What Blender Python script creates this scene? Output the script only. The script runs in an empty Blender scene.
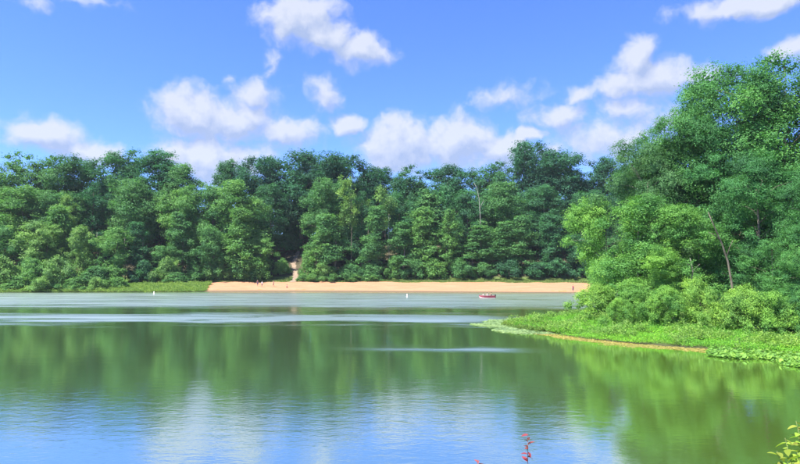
import bpy, math, random
import numpy as np
from mathutils import Vector

SC = bpy.context.scene
COL = SC.collection
PI = math.pi
R = math.radians

# ------------------------------------------------------------------ camera
CAM_H = 5.0
PITCH = R(3.86)
F = 26.0 / 36.0 * 800.0            # focal length in photo pixels
cam_data = bpy.data.cameras.new('camera')
cam_data.lens = 26.0
cam_data.sensor_width = 36.0
cam_data.clip_start = 0.05
cam_data.clip_end = 6000.0
cam = bpy.data.objects.new('camera', cam_data)
cam.location = (0, 0, CAM_H)
cam.rotation_euler = (PI / 2 + PITCH, 0, 0)
COL.objects.link(cam)
SC.camera = cam

# ------------------------------------------------------------------ exposure
SC.view_settings.view_transform = 'Standard'
SC.view_settings.look = 'None'
SC.view_settings.gamma = 1.0
SC.view_settings.use_curve_mapping = False
SC.view_settings.exposure = 1.68
SC.cycles.max_bounces = 6
SC.cycles.diffuse_bounces = 3
SC.cycles.glossy_bounces = 3
SC.cycles.transmission_bounces = 3
SC.cycles.transparent_max_bounces = 8
SC.cycles.use_denoising = True

SUN_EL = R(60)
SUN_AZ = R(236)                    # compass angle from +Y clockwise: behind the camera, to the left
SUN_DIR = Vector((math.sin(SUN_AZ) * math.cos(SUN_EL), math.cos(SUN_AZ) * math.cos(SUN_EL), math.sin(SUN_EL)))


def ray(px, py):
    """direction of a photo pixel as a world vector, with y = 1"""
    a = (px - 400.0) / F
    b = (232.0 - py) / F
    d = Vector((a, math.cos(PITCH) - b * math.sin(PITCH), math.sin(PITCH) + b * math.cos(PITCH)))
    return d / d.y


def at(px, py, Y):
    d = ray(px, py)
    return Vector((d.x * Y, Y, CAM_H + d.z * Y))


# ------------------------------------------------------------------ node helpers
class NT:
    def __init__(self, tree):
        self.t = tree
        self.n = tree.nodes
        self.l = tree.links

    def new(self, kind, **kw):
        nd = self.n.new(kind)
        for k, v in kw.items():
            setattr(nd, k, v)
        return nd

    def put(self, sock, v):
        if isinstance(v, bpy.types.NodeSocket):
            self.l.new(v, sock)
        elif v is not None:
            sock.default_value = v

    def m(self, op, a, b=None, c=None, clamp=False):
        nd = self.n.new('ShaderNodeMath')
        nd.operation = op
        nd.use_clamp = clamp
        self.put(nd.inputs[0], a)
        if b is not None:
            self.put(nd.inputs[1], b)
        if c is not None:
            self.put(nd.inputs[2], c)
        return nd.outputs[0]

    def vm(self, op, a, b=None, scale=None):
        nd = self.n.new('ShaderNodeVectorMath')
        nd.operation = op
        self.put(nd.inputs[0], a)
        if b is not None:
            self.put(nd.inputs[1], b)
        if scale is not None:
            self.put(nd.inputs['Scale'], scale)
        return nd.outputs[0]

    def smooth(self, v, lo, hi):
        nd = self.n.new('ShaderNodeMapRange')
        nd.interpolation_type = 'SMOOTHSTEP'
        self.put(nd.inputs['Value'], v)
        self.put(nd.inputs['From Min'], lo)
        self.put(nd.inputs['From Max'], hi)
        return nd.outputs[0]

    def mix(self, f, a, b, mode='MIX'):
        nd = self.n.new('ShaderNodeMix')
        nd.data_type = 'RGBA'
        nd.blend_type = mode
        self.put(nd.inputs[0], f)
        self.put(nd.inputs[6], a)
        self.put(nd.inputs[7], b)
        return nd.outputs[2]

    def noise(self, vec, scale, detail=4, rough=0.55, dist=0.0, dim='3D', out=0):
        nd = self.n.new('ShaderNodeTexNoise')
        nd.noise_dimensions = dim
        self.put(nd.inputs['Vector'], vec)
        self.put(nd.inputs['Scale'], scale)
        nd.inputs['Detail'].default_value = detail
        nd.inputs['Roughness'].default_value = rough
        nd.inputs['Distortion'].default_value = dist
        return nd.outputs[out]

    def xyz(self, v):
        nd = self.n.new('ShaderNodeSeparateXYZ')
        self.put(nd.inputs[0], v)
        return nd.outputs

    def vec(self, x, y, z):
        nd = self.n.new('ShaderNodeCombineXYZ')
        self.put(nd.inputs[0], x)
        self.put(nd.inputs[1], y)
        self.put(nd.inputs[2], z)
        return nd.outputs[0]


def rgb(r, g, b):
    return (r, g, b, 1.0)


# ------------------------------------------------------------------ world: sky with cumulus
# clouds: photo position, radii (pixels), weight; turned into directions of the sky
CLOUDS = [
    (300, 20, 44, 24, 1.0), (322, 36, 40, 18, .95), (358, 50, 36, 17, .9), (272, 68, 9, 15, .5),
    (325, 94, 17, 15, .62), (255, 96, 26, 14, .55), (232, 80, 8, 5, .3),
    (48, 134, 32, 15, 1.0), (85, 150, 34, 13, .8),
    (190, 113, 38, 26, 1.0), (232, 120, 48, 22, .85), (205, 156, 56, 24, 1.0), (288, 133, 40, 18, .75),
    (262, 150, 40, 16, .45),
    (350, 124, 22, 10, .85), (398, 146, 46, 30, 1.1), (455, 142, 48, 28, 1.1), (500, 150, 40, 22, .9), (530, 136, 20, 9, .9),
    (637, 60, 18, 22, .9), (655, 79, 56, 18, 1.0), (615, 82, 20, 10, .6),
    (580, 96, 18, 9, .75), (560, 116, 34, 15, .68), (625, 110, 42, 16, .52), (600, 142, 80, 26, .55), (655, 128, 28, 16, .45),
    (510, 96, 34, 11, .36), (755, 4, 62, 12, 1.0), (795, 47, 22, 10, .8), (28, 0, 18, 5, .4), (95, 0, 24, 4, .25),
]


def build_world():
    w = bpy.data.worlds.new('World')
    SC.world = w
    w.use_nodes = True
    w.cycles.sampling_method = 'MANUAL'
    w.cycles.sample_map_resolution = 256
    w.node_tree.nodes.clear()

    g = bpy.data.node_groups.new('cloud_density', 'ShaderNodeTree')
    g.interface.new_socket('UV', in_out='INPUT', socket_type='NodeSocketVector')
    g.interface.new_socket('Dir', in_out='INPUT', socket_type='NodeSocketVector')
    g.interface.new_socket('Density', in_out='OUTPUT', socket_type='NodeSocketFloat')
    t = NT(g)
    gi = t.new('NodeGroupInput')
    go = t.new('NodeGroupOutput')
    uv = gi.outputs[0]
    warp = t.vm('SUBTRACT', t.noise(uv, 16, 3, .55, out=1), (0.5, 0.5, 0.5))
    uvw = t.vm('ADD', uv, t.vm('SCALE', warp, scale=0.042))
    u, v, _ = t.xyz(uvw)
    best = None
    for (px, py, rx, ry, wt) in CLOUDS:
        d = ray(px, py).normalized()
        u0, v0 = math.atan2(d.x, d.y), math.asin(d.z)
        a = t.m('MULTIPLY', t.m('SUBTRACT', u, u0), F / (rx * 1.03))
        b = t.m('MULTIPLY', t.m('SUBTRACT', v, v0), F / (ry * 1.06))
        r2 = t.m('ADD', t.m('MULTIPLY', a, a), t.m('MULTIPLY', b, b))
        f = t.m('MULTIPLY', t.m('SUBTRACT', 1.08, t.m('SQRT', r2)), wt)
        best = f if best is None else t.m('SMOOTH_MAX', best, f, 0.12)
    # elsewhere in the sky: the same kind of scattered cumulus
    wide = t.m('MULTIPLY', t.m('SUBTRACT', t.noise(gi.outputs[1], 3.2, 3, .5), 0.60), 4.5)
    u1, v1, _ = t.xyz(uv)
    inside = t.m('MULTIPLY', t.m('SUBTRACT', 1.0, t.smooth(t.m('ABSOLUTE', u1), 0.62, 0.85)),
                 t.m('SUBTRACT', 1.0, t.smooth(v1, 0.47, 0.62)))
    field = t.m('ADD', t.m('MULTIPLY', best, inside), t.m('MULTIPLY', wide, t.m('SUBTRACT', 1.0, inside)))
    field = t.m('MAXIMUM', field, -1.2)
    fb = t.m('SUBTRACT', t.noise(uvw, 26, 7, .58), 0.5)
    fb2 = t.m('SUBTRACT', t.noise(uvw, 9, 2, .5), 0.5)
    dens = t.m('ADD', field, t.m('ADD', t.m('MULTIPLY', fb, 1.3), t.m('MULTIPLY', fb2, 0.3)))
    t.l.new(dens, go.inputs[0])

    t = NT(w.node_tree)
    tc = t.new('ShaderNodeTexCoord')
    d = t.vm('NORMALIZE', tc.outputs['Generated'])
    x, y, z = t.xyz(d)
    u = t.m('ARCTAN2', x, y)
    v = t.m('ARCSINE', z)
    uv = t.vec(u, v, 0.0)

    def dens_at(off):
        nd = t.new('ShaderNodeGroup')
        nd.node_tree = g
        t.put(nd.inputs[0], t.vm('ADD', uv, off))
        t.put(nd.inputs[1], d)
        return nd.outputs[0]
    d0 = dens_at((0, 0, 0))
    d1 = dens_at((-0.008, 0.019, 0))
    alpha = t.smooth(d0, -0.10, 0.56)
    lit = t.m('ADD', 0.42, t.m('MULTIPLY', t.m('SUBTRACT', d0, d1), 1.5), clamp=True)  # sunlit and shaded sides of the clouds, painted into their colour
    ccol = t.mix(lit, rgb(2.6, 3.2, 4.6), rgb(4.55, 4.8, 5.4))

    sky = t.new('ShaderNodeTexSky')
    sky.sky_type = 'NISHITA'
    sky.sun_disc = False
    sky.sun_elevation = SUN_EL
    sky.sun_rotation = SUN_AZ
    sky.altitude = 200
    sky.air_density = 1.0
    sky.dust_density = 0.1
    sky.ozone_density = 3.0
    blue = t.mix(1.0, sky.outputs[0], rgb(0.70, 0.95, 1.66), 'MULTIPLY')
    out = t.mix(t.m('MULTIPLY', alpha, 0.90), blue, ccol)
    bg = t.new('ShaderNodeBackground')
    t.put(bg.inputs['Color'], out)
    bg.inputs['Strength'].default_value = 0.0565
    o = t.new('ShaderNodeOutputWorld')
    t.l.new(bg.outputs[0], o.inputs[0])


build_world()

sun_data = bpy.data.lights.new('sun', 'SUN')
sun_data.energy = 5.0
sun_data.angle = R(0.55)
sun_data.color = (1.0, 0.965, 0.90)
sun = bpy.data.objects.new('sun', sun_data)
sun.rotation_euler = SUN_DIR.to_track_quat('Z', 'Y').to_euler()
COL.objects.link(sun)


# ------------------------------------------------------------------ object helpers
def tag(o, label=None, cat=None, group=None, kind=None):
    if label: o['label'] = label
    if cat: o['category'] = cat
    if group: o['group'] = group
    if kind: o['kind'] = kind
    return o


def link(name, data, mat=None, parent=None, loc=None):
    o = bpy.data.objects.new(name, data)
    COL.objects.link(o)
    if mat is not None and data is not None and not data.materials:
        data.materials.append(mat)
    if parent is not None:
        o.parent = parent
    if loc is not None:
        o.location = loc
    return o


def empty(name, loc=(0, 0, 0), rz=0.0):
    o = bpy.data.objects.new(name, None)
    o.location = loc
    o.rotation_euler = (0, 0, rz)
    o.empty_display_size = 0.3
    COL.objects.link(o)
    return o


def mesh_np(name, V, faces, k, attrs=None, smooth=False):
    """V (n,3); faces (m,k)"""
    V = np.asarray(V, np.float32)
    faces = np.asarray(faces, np.int32)
    me = bpy.data.meshes.new(name)
    me.vertices.add(len(V))
    me.vertices.foreach_set('co', V.ravel())
    m = len(faces)
    me.loops.add(m * k)
    me.loops.foreach_set('vertex_index', faces.ravel())
    me.polygons.add(m)
    me.polygons.foreach_set('loop_start', np.arange(m, dtype=np.int32) * k)
    me.polygons.foreach_set('use_smooth', np.full(m, smooth, bool))
    if attrs:
        for nm, a in attrs.items():
            at_ = me.attributes.new(nm, 'FLOAT', 'FACE')
            at_.data.foreach_set('value', np.asarray(a, np.float32))
    me.update(calc_edges=True)
    return me


class MB:
    """collects simple solids into one mesh"""
    def __init__(self):
        self.v, self.f, self.mi = [], [], []

    def add(self, vs, fs, mi=0):
        o = len(self.v)
        self.v += [tuple(p) for p in vs]
        self.f += [tuple(i + o for i in q) for q in fs]
        self.mi += [mi] * len(fs)

    def box(self, c, s, mi=0):
        x, y, z = c
        a, b, h = s[0] / 2, s[1] / 2, s[2] / 2
        vs = [(x + i * a, y + j * b, z + k * h) for k in (-1, 1) for j in (-1, 1) for i in (-1, 1)]
        self.add(vs, [(0, 2, 3, 1), (4, 5, 7, 6), (0, 1, 5, 4), (2, 6, 7, 3), (0, 4, 6, 2), (1, 3, 7, 5)], mi)

    def tube(self, path, radii, sides=7, mi=0):
        path = [Vector(p) for p in path]
        rings = []
        for i, p in enumerate(path):
            a = path[max(i - 1, 0)]
            b = path[min(i + 1, len(path) - 1)]
            t = (b - a).normalized() if (b - a).length > 1e-6 else Vector((0, 0, 1))
            up = Vector((0, 1, 0)) if abs(t.y) < 0.9 else Vector((1, 0, 0))
            n = t.cross(up).normalized()
            bn = t.cross(n)
            rings.append([p + (n * math.cos(2 * PI * k / sides) + bn * math.sin(2 * PI * k / sides)) * radii[i] for k in range(sides)])
        vs = [q for r_ in rings for q in r_]
        fs = []
        for i in range(len(path) - 1):
            for k in range(sides):
                k2 = (k + 1) % sides
                fs.append((i * sides + k, i * sides + k2, (i + 1) * sides + k2, (i + 1) * sides + k))
        fs.append(tuple(range(sides))[::-1])
        fs.append(tuple((len(path) - 1) * sides + k for k in range(sides)))
        self.add(vs, fs, mi)

    def lathe(self, prof, c=(0, 0, 0), sides=14, mi=0):
        vs, fs = [], []
        for (r_, z) in prof:
            for k in range(sides):
                a = 2 * PI * k / sides
                vs.append((c[0] + r_ * math.cos(a), c[1] + r_ * math.sin(a), c[2] + z))
        for i in range(len(prof) - 1):
            for k in range(sides):
                k2 = (k + 1) % sides
                fs.append((i * sides + k, i * sides + k2, (i + 1) * sides + k2, (i + 1) * sides + k))
        fs.append(tuple(range(sides))[::-1])
        fs.append(tuple((len(prof) - 1) * sides + k for k in range(sides)))
        self.add(vs, fs, mi)

    def ball(self, c, s, nu=10, nv=7, mi=0):
        prof = [(max(1e-4, math.sin(PI * i / nv)), -math.cos(PI * i / nv)) for i in range(nv + 1)]
        b = MB()
        b.lathe(prof, sides=nu)
        self.add([(c[0] + p[0] * s[0], c[1] + p[1] * s[1], c[2] + p[2] * s[2]) for p in b.v], b.f, mi)

    def mesh(self, name, mats, smooth=True):
        me = bpy.data.meshes.new(name)
        me.from_pydata(self.v, [], self.f)
        for mt in mats:
            me.materials.append(mt)
        me.polygons.foreach_set('material_index', self.mi)
        me.polygons.foreach_set('use_smooth', [smooth] * len(self.f))
        me.update()
        return me

    def build(self, name, mats, parent=None, loc=None, smooth=True):
        if not isinstance(mats, (list, tuple)):
            mats = [mats]
        return link(name, self.mesh(name, mats, smooth), None, parent, loc)


# ------------------------------------------------------------------ materials
def new_mat(name):
    m = bpy.data.materials.new(name)
    m.use_nodes = True
    m.node_tree.nodes.clear()
    return m, NT(m.node_tree)


def finish(t, shader, disp=None):
    o = t.new('ShaderNodeOutputMaterial')
    t.l.new(shader, o.inputs['Surface'])


def principled(t, col, rough=0.6, spec=0.5, normal=None, metal=0.0):
    b = t.new('ShaderNodeBsdfPrincipled')
    t.put(b.inputs['Base Color'], col)
    t.put(b.inputs['Roughness'], rough)
    t.put(b.inputs['Specular IOR Level'], spec)
    t.put(b.inputs['Metallic'], metal)
    if normal is not None:
        t.put(b.inputs['Normal'], normal)
    return b


def leaf_material(name, fixed=None, transl=0.34):
    """foliage: base colour from the object's own colour, varied by tree, clump and leaf"""
    m, t = new_mat(name)
    oi = t.new('ShaderNodeObjectInfo')
    an = t.new('ShaderNodeAttribute')
    an.attribute_name = 'tint'
    tint = an.outputs['Fac']
    base = oi.outputs['Color'] if fixed is None else rgb(*fixed)
    hs = t.new('ShaderNodeHueSaturation')
    t.put(hs.inputs['Color'], base)
    t.put(hs.inputs['Hue'], t.m('ADD', 0.5, t.m('MULTIPLY', t.m('SUBTRACT', tint, 0.5), -0.055)))
    t.put(hs.inputs['Saturation'], t.m('ADD', 0.92, t.m('MULTIPLY', tint, 0.14)))
    t.put(hs.inputs['Value'], t.m('ADD', 0.62, t.m('MULTIPLY', tint, 0.76)))
    p = principled(t, hs.outputs[0], 0.6, 0.15)
    tr = t.new('ShaderNodeBsdfTranslucent')
    t.put(tr.inputs['Color'], t.mix(1.0, hs.outputs[0], rgb(1.1, 1.3, 0.75), 'MULTIPLY'))
    mx = t.new('ShaderNodeMixShader')
    mx.inputs[0].default_value = transl
    t.l.new(p.outputs[0], mx.inputs[1])
    t.l.new(tr.outputs[0], mx.inputs[2])
    finish(t, mx.outputs[0])
    return m


def noisy_material(name, c0, c1, scale, rough=0.8, bump=0.3, spec=0.3, stretch=None):
    m, t = new_mat(name)
    tc = t.new('ShaderNodeTexCoord')
    v = tc.outputs['Object']
    if stretch:
        v = t.vm('MULTIPLY', v, stretch)
    n = t.noise(v, scale, 6, .6)
    col = t.mix(t.smooth(n, 0.3, 0.7), rgb(*c0), rgb(*c1))
    bp = t.new('ShaderNodeBump')
    bp.inputs['Strength'].default_value = bump
    bp.inputs['Distance'].default_value = 0.05
    t.put(bp.inputs['Height'], n)
    p = principled(t, col, rough, spec, bp.outputs[0])
    finish(t, p.outputs[0])
    return m


M_LEAF = leaf_material('leaf')
M_BARK = noisy_material('bark', (0.07, 0.055, 0.042), (0.19, 0.16, 0.125), 3.0, .9, .6, .2, (1, 1, .25))
M_PALE_BARK = noisy_material('pale_bark', (0.13, 0.115, 0.09), (0.25, 0.225, 0.185), 3.0, .85, .5, .2, (1, 1, .25))
M_SNAG = noisy_material('bleached_wood', (0.19, 0.18, 0.155), (0.31, 0.295, 0.265), 4.0, .85, .4, .2, (1, 1, .2))


def ground_material():
    m, t = new_mat('ground')
    geo = t.new('ShaderNodeNewGeometry')
    p = geo.outputs['Position']
    n1 = t.noise(p, 0.25, 5, .6)
    n2 = t.noise(p, 3.5, 6, .65)
    grass = t.mix(t.smooth(n1, 0.35, 0.65), rgb(0.07, 0.13, 0.025), rgb(0.11, 0.17, 0.04))
    soil = t.mix(n2, rgb(0.05, 0.042, 0.025), rgb(0.09, 0.08, 0.045))
    x, y, z = t.xyz(p)
    # leaf litter on the wooded slopes, grass elsewhere, mud at and under the water line
    wood = t.m('MULTIPLY', t.smooth(z, 2.6, 4.0), t.smooth(y, 120.0, 150.0))
    col = t.mix(wood, grass, soil)
    col = t.mix(t.smooth(z, 0.02, 0.16), rgb(0.055, 0.055, 0.028), col)
    col = t.mix(t.m('MULTIPLY', n2, 0.5), col, t.mix(1.0, col, rgb(.55, .55, .5), 'MULTIPLY'))
    bp = t.new('ShaderNodeBump')
    bp.inputs['Strength'].default_value = 0.7
    bp.inputs['Distance'].default_value = 0.12
    t.put(bp.inputs['Height'], n2)
    finish(t, principled(t, col, .92, .15, bp.outputs[0]).outputs[0])
    return m


def sand_material():
    m, t = new_mat('sand')
    geo = t.new('ShaderNodeNewGeometry')
    p = geo.outputs['Position']
    x, y, z = t.xyz(p)
    n1 = t.noise(t.vm('MULTIPLY', p, (0.12, 0.5, 1.0)), 1.0, 5, .6)
    n2 = t.noise(p, 2.2, 6, .7)
    col = t.mix(t.smooth(n1, 0.3, 0.7), rgb(0.305, 0.145, 0.076), rgb(0.35, 0.182, 0.102))
    col = t.mix(t.m('MULTIPLY', t.smooth(n2, 0.45, 0.68), 0.55), col, rgb(0.22, 0.115, 0.065))
    # wet sand along the water
    col = t.mix(t.smooth(t.m('ADD', z, t.m('MULTIPLY', n2, 0.1)), 0.14, 0.34), rgb(0.10, 0.075, 0.045), col)
    bp = t.new('ShaderNodeBump')
    bp.inputs['Strength'].default_value = 0.6
    bp.inputs['Distance'].default_value = 0.15
    t.put(bp.inputs['Height'], t.m('ADD', n2, t.m('MULTIPLY', t.noise(p, 0.7, 3), 1.5)))
    finish(t, principled(t, col, .9, .2, bp.outputs[0]).outputs[0])
    return m


def water_material():
    m, t = new_mat('lake_water')
    geo = t.new('ShaderNodeNewGeometry')
    p = geo.outputs['Position']
    x, y, z = t.xyz(p)
    # where the breeze ruffles the surface: long cat's-paws across the lake
    pv = t.vm('MULTIPLY', p, (0.02, 0.075, 1.0))
    wob = t.m('SUBTRACT', t.noise(pv, 1.0, 4, .55), 0.5)
    streak = t.noise(t.vm('MULTIPLY', p, (0.07, 0.42, 1.0)), 1.0, 6, .62, .6)
    yw = t.m('ADD', t.m('ADD', y, t.m('MULTIPLY', t.m('SUBTRACT', streak, .5), 22.0)), t.m('ADD', t.m('MULTIPLY', wob, 16.0), t.m('MULTIPLY', x, 0.03)))

    def band(a, b, soft):
        return t.m('MULTIPLY', t.smooth(yw, a - soft, a + soft), t.m('SUBTRACT', 1.0, t.smooth(yw, b - soft, b + soft)))
    east = t.m('SUBTRACT', 1.0, t.smooth(x, 6.0, 18.0))
    paw1 = t.m('MULTIPLY', t.m('MULTIPLY', band(56.0, 67.0, 4.0), east), t.m('ADD', .40, t.m('MULTIPLY', t.smooth(streak, .2, .8), .22)))
    paw2 = t.m('MULTIPLY', band(78.0, 134.0, 9.0), t.m('ADD', 0.30, t.m('MULTIPLY', t.smooth(streak, .2, .8), .28)))
    yst = t.m('ADD', t.m('ADD', y, t.m('MULTIPLY', x, 0.10)), t.m('MULTIPLY', wob, 5.0))
    paw3 = t.m('MULTIPLY', t.m('MULTIPLY', t.smooth(yst, 35.4, 37.8), t.m('SUBTRACT', 1.0, t.smooth(yst, 38.0, 40.4))),
               t.m('MULTIPLY', t.smooth(x, -7.0, 0.0), t.m('SUBTRACT', 1.0, t.smooth(x, 6.0, 11.0))))
    near = t.m('MULTIPLY', t.m('SUBTRACT', 1.0, t.smooth(t.m('ADD', y, t.m('MULTIPLY', wob, 10.0)), 18.0, 29.0)),
               t.m('SUBTRACT', 1.0, t.smooth(t.m('SUBTRACT', x, t.m('MULTIPLY', y, 0.22)), -1.0, 3.5)))
    near = t.m('MULTIPLY', near, t.m('ADD', 0.32, t.m('MULTIPLY', t.smooth(y, 15.0, 23.0), 0.68)))
    wind = t.m('MAXIMUM', t.m('MAXIMUM', paw1, paw2), t.m('MULTIPLY', paw3, t.m('MULTIPLY', t.smooth(streak, .28, .70), .50)))
    # ripples
    r1 = t.noise(t.vm('MULTIPLY', p, (0.9, 1.7, 1.0)), 1.5, 4, .6, .5)
    r2 = t.noise(t.vm('MULTIPLY', p, (1.6, 3.4, 1.0)), 2.8, 2, .5)
    r3 = t.noise(t.vm('MULTIPLY', p, (0.12, 0.45, 1.0)), 1.0, 2, .5)
    amp = t.m('ADD', 0.10, t.m('ADD', t.m('MULTIPLY', wind, 0.5), t.m('MULTIPLY', near, 0.22)))
    h = t.m('ADD', t.m('MULTIPLY', t.m('ADD', t.m('MULTIPLY', r1, 0.035), t.m('MULTIPLY', r2, 0.012)), amp), t.m('MULTIPLY', r3, 0.007))
    bp = t.new('ShaderNodeBump')
    bp.inputs['Strength'].default_value = 1.0
    bp.inputs['Distance'].default_value = 1.0
    t.put(bp.inputs['Height'], h)
    rough = t.m('ADD', 0.055, t.m('ADD', t.m('MULTIPLY', wind, 0.58), t.m('MULTIPLY', near, 0.03)))
    # algae-green water body, thickest in the sheltered corner by the spit
    algae = t.smooth(t.m('ADD', t.m('SUBTRACT', x, t.m('MULTIPLY', y, 0.10)), t.m('MULTIPLY', wob, 6.0)), -1.0, 9.0)
    body = t.mix(algae, rgb(0.056, 0.106, 0.036), rgb(0.085, 0.145, 0.020))
    df = t.new('ShaderNodeBsdfDiffuse')
    t.put(df.inputs['Color'], body)
    gl = t.new('ShaderNodeBsdfGlossy')
    t.put(gl.inputs['Color'], rgb(.91, .975, .99))
    t.put(gl.inputs['Roughness'], rough)
    t.put(gl.inputs['Normal'], bp.outputs[0])
    lw = t.new('ShaderNodeLayerWeight')
    lw.inputs['Blend'].default_value = 0.5
    t.put(lw.inputs['Normal'], bp.outputs[0])
    fr = t.m('ADD', 0.30, t.m('MULTIPLY', lw.outputs['Facing'], 0.58), clamp=True)
    fr = t.m('MULTIPLY', fr, t.m('SUBTRACT', 1.0, t.m('MULTIPLY', wind, 0.34)))   # tilted facets reflect less
    mx = t.new('ShaderNodeMixShader')
    t.put(mx.inputs[0], fr)
    t.l.new(df.outputs[0], mx.inputs[1])
    t.l.new(gl.outputs[0], mx.inputs[2])
    finish(t, mx.outputs[0])
    return m


M_GROUND = ground_material()
M_SAND = sand_material()
M_WATER = water_material()


def plain(name, c, rough=.5, spec=.5, metal=0.0, var=0.12):
    m, t = new_mat(name)
    tc = t.new('ShaderNodeTexCoord')
    n = t.noise(tc.outputs['Object'], 9.0, 4)
    col = t.mix(n, rgb(*[k * (1 - var) for k in c]), rgb(*[min(1, k * (1 + var)) for k in c]))
    finish(t, principled(t, col, rough, spec, None, metal).outputs[0])
    return m


# ------------------------------------------------------------------ terrain
LAKE = [(-120, 14), (-40, 10.5), (0, 9.0), (9, 10.2), (16.5, 15), (20.5, 22), (24.5, 29), (23.5, 34.2), (18.2, 38.3),
        (14.8, 41.0), (12.8, 44.5), (10.5, 51.0), (9.8, 54.0), (11.0, 56.5), (14.5, 60), (19, 64.5), (30, 78), (47, 104), (58, 124), (66, 127),
        (56, 129.5), (40, 131.5), (20, 135), (0, 139), (-20, 141.5), (-38, 142.5), (-47, 141), (-52, 137.2), (-66, 136.5), (-84, 136),
        (-105, 133), (-160, 126), (-205, 95), (-190, 40)]


def lake_sd(X, Y):
    """signed distance to the lake's shore: positive on land"""
    X = np.asarray(X, float); Y = np.asarray(Y, float)
    d2 = np.full(X.shape, 1e18)
    ins = np.zeros(X.shape, bool)
    n = len(LAKE)
    for i in range(n):
        x0, y0 = LAKE[i]; x1, y1 = LAKE[(i + 1) % n]
        ex, ey = x1 - x0, y1 - y0
        t = np.clip(((X - x0) * ex + (Y - y0) * ey) / (ex * ex + ey * ey), 0, 1)
        d2 = np.minimum(d2, (X - x0 - t * ex) ** 2 + (Y - y0 - t * ey) ** 2)
        if y0 != y1:
            c = ((y0 > Y) != (y1 > Y)) & (X < (x1 - x0) * (Y - y0) / (y1 - y0) + x0)
            ins ^= c
    d = np.sqrt(d2)
    return np.where(ins, -d, d)


def sstep(v, a, b):
    t = np.clip((v - a) / (b - a), 0, 1)
    return t * t * (3 - 2 * t)


def wob(X, Y, s, seed=0.0):
    return (np.sin(X * s + 1.3 + seed) * np.cos(Y * s * 1.31 + 0.4 + seed) + 0.5 * np.sin(X * s * 2.3 + Y * s * 1.9 + seed * 2)) / 1.5


def height(X, Y):
    X = np.asarray(X, float); Y = np.asarray(Y, float)
    d = lake_sd(X, Y) + 0.35 * wob(X, Y, 0.55) + 0.15 * wob(X, Y, 1.7, 2.0)
    dl = np.maximum(d, 0)
    wf = sstep(Y, 95, 125)
    wn = 1 - sstep(Y, 10, 20)
    beach = np.minimum(dl, 19) * 0.115
    hill = np.where(dl > 19, (dl - 19) * 0.06, 0) + np.where(dl > 21, (np.minimum(dl, 75) - 21) * 0.34, 0)
    far = beach + np.minimum(hill, 16 + 0.0 * dl)
    mid = np.minimum(dl * 0.10, 1.3) + np.clip(dl - 18, 0, 60) * 0.08
    near = np.minimum(dl * 0.48, 3.4)
    wm = 1 - wf - wn
    z = wf * far + wn * near + wm * mid
    z = z + np.where(dl > 3, 0.12 * wob(X, Y, 0.35, 3.0), 0)
    z = np.where(d < 0, np.maximum(d * 0.22, -3.0), z)
    return z


def hgt(x, y):
    return float(height(np.array([x]), np.array([y]))[0])


def axis(parts):
    out = []
    for a, b, s in parts:
        out.append(np.arange(a, b, s))
    out.append(np.array([parts[-1][1]]))
    return np.concatenate(out)


def grid_mesh(name, xs, ys, zf, keep=None):
    X, Y = np.meshgrid(xs, ys)
    Z = zf(X, Y)
    V = np.stack([X, Y, Z], -1).reshape(-1, 3)
    nx, ny = len(xs), len(ys)
    i = np.arange((ny - 1) * nx).reshape(ny - 1, nx)[:, :-1].ravel()
    Fq = np.stack([i, i + 1, i + nx + 1, i + nx], -1)
    if keep is not None:
        cen = V[Fq].mean(1)
        Fq = Fq[keep(cen[:, 0], cen[:, 1])]
        used = np.unique(Fq)
        remap = np.full(len(V), -1)
        remap[used] = np.arange(len(used))
        V = V[used]
        Fq = remap[Fq]
    return mesh_np(name, V, Fq, 4, smooth=True)


gx = axis([(-3000, -600, 400), (-600, -220, 40), (-220, -115, 6), (-115, 80, 1.25), (80, 260, 10), (260, 600, 40), (600, 3000, 400)])
gy = axis([(-800, -100, 100), (-100, -10, 10), (-10, 70, 1.0), (70, 125, 5), (125, 200, 1.25), (200, 300, 10), (300, 700, 50), (700, 4000, 550)])
tag(link('ground', grid_mesh('ground', gx, gy, height), M_GROUND), kind='structure')

wv = [(-230, 4, 0), (110, 4, 0), (110, 160, 0), (-230, 160, 0)]
tag(link('water', mesh_np('water', wv, [(0, 1, 2, 3)], 4), M_WATER), kind='structure')


def beach_d(X, Y):
    return lake_sd(X, Y) + 0.35 * wob(X, Y, 0.55) + 0.15 * wob(X, Y, 1.7, 2.0)


def beach_keep(X, Y):
    d = beach_d(X, Y)
    top = 17.3 + 1.0 * wob(X, Y, 0.21, 5.0) + 0.5 * wob(X, Y, 0.9)
    return (d > -2.5) & (d < top) & (Y > 126) & (X > -47.5 - 0.25 * (Y - 142) + 0.7 * wob(X, Y, 0.8)) & (X < 64)


tag(link('beach', grid_mesh('beach', np.arange(-56, 66, 0.5), np.arange(125.5, 166, 0.5),
                            lambda X, Y: height(X, Y) + 0.035, beach_keep), M_SAND), kind='structure')


def path_center(Y):
    return -29.5 + 0.5 * np.sin((Y - 160) * 0.3) - (Y - 160) * 0.145


def path_keep(X, Y):
    return (np.abs(X - path_center(Y)) < 0.85 - 0.012 * (Y - 160) + 0.25 * wob(X, Y, 1.6)) & (Y < 186)


M_PATH = noisy_material('trodden_sand', (0.16, 0.115, 0.08), (0.24, 0.18, 0.125), 1.5, .95, .6)
tag(link('path', grid_mesh('path', np.arange(-37, -26, 0.3), np.arange(158.6, 187, 0.3),
                           lambda X, Y: height(X, Y) + 0.09, path_keep), M_PATH), kind='structure')


# ------------------------------------------------------------------ foliage
def unit(a):
    return a / np.maximum(np.linalg.norm(a, axis=-1, keepdims=True), 1e-9)


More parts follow.
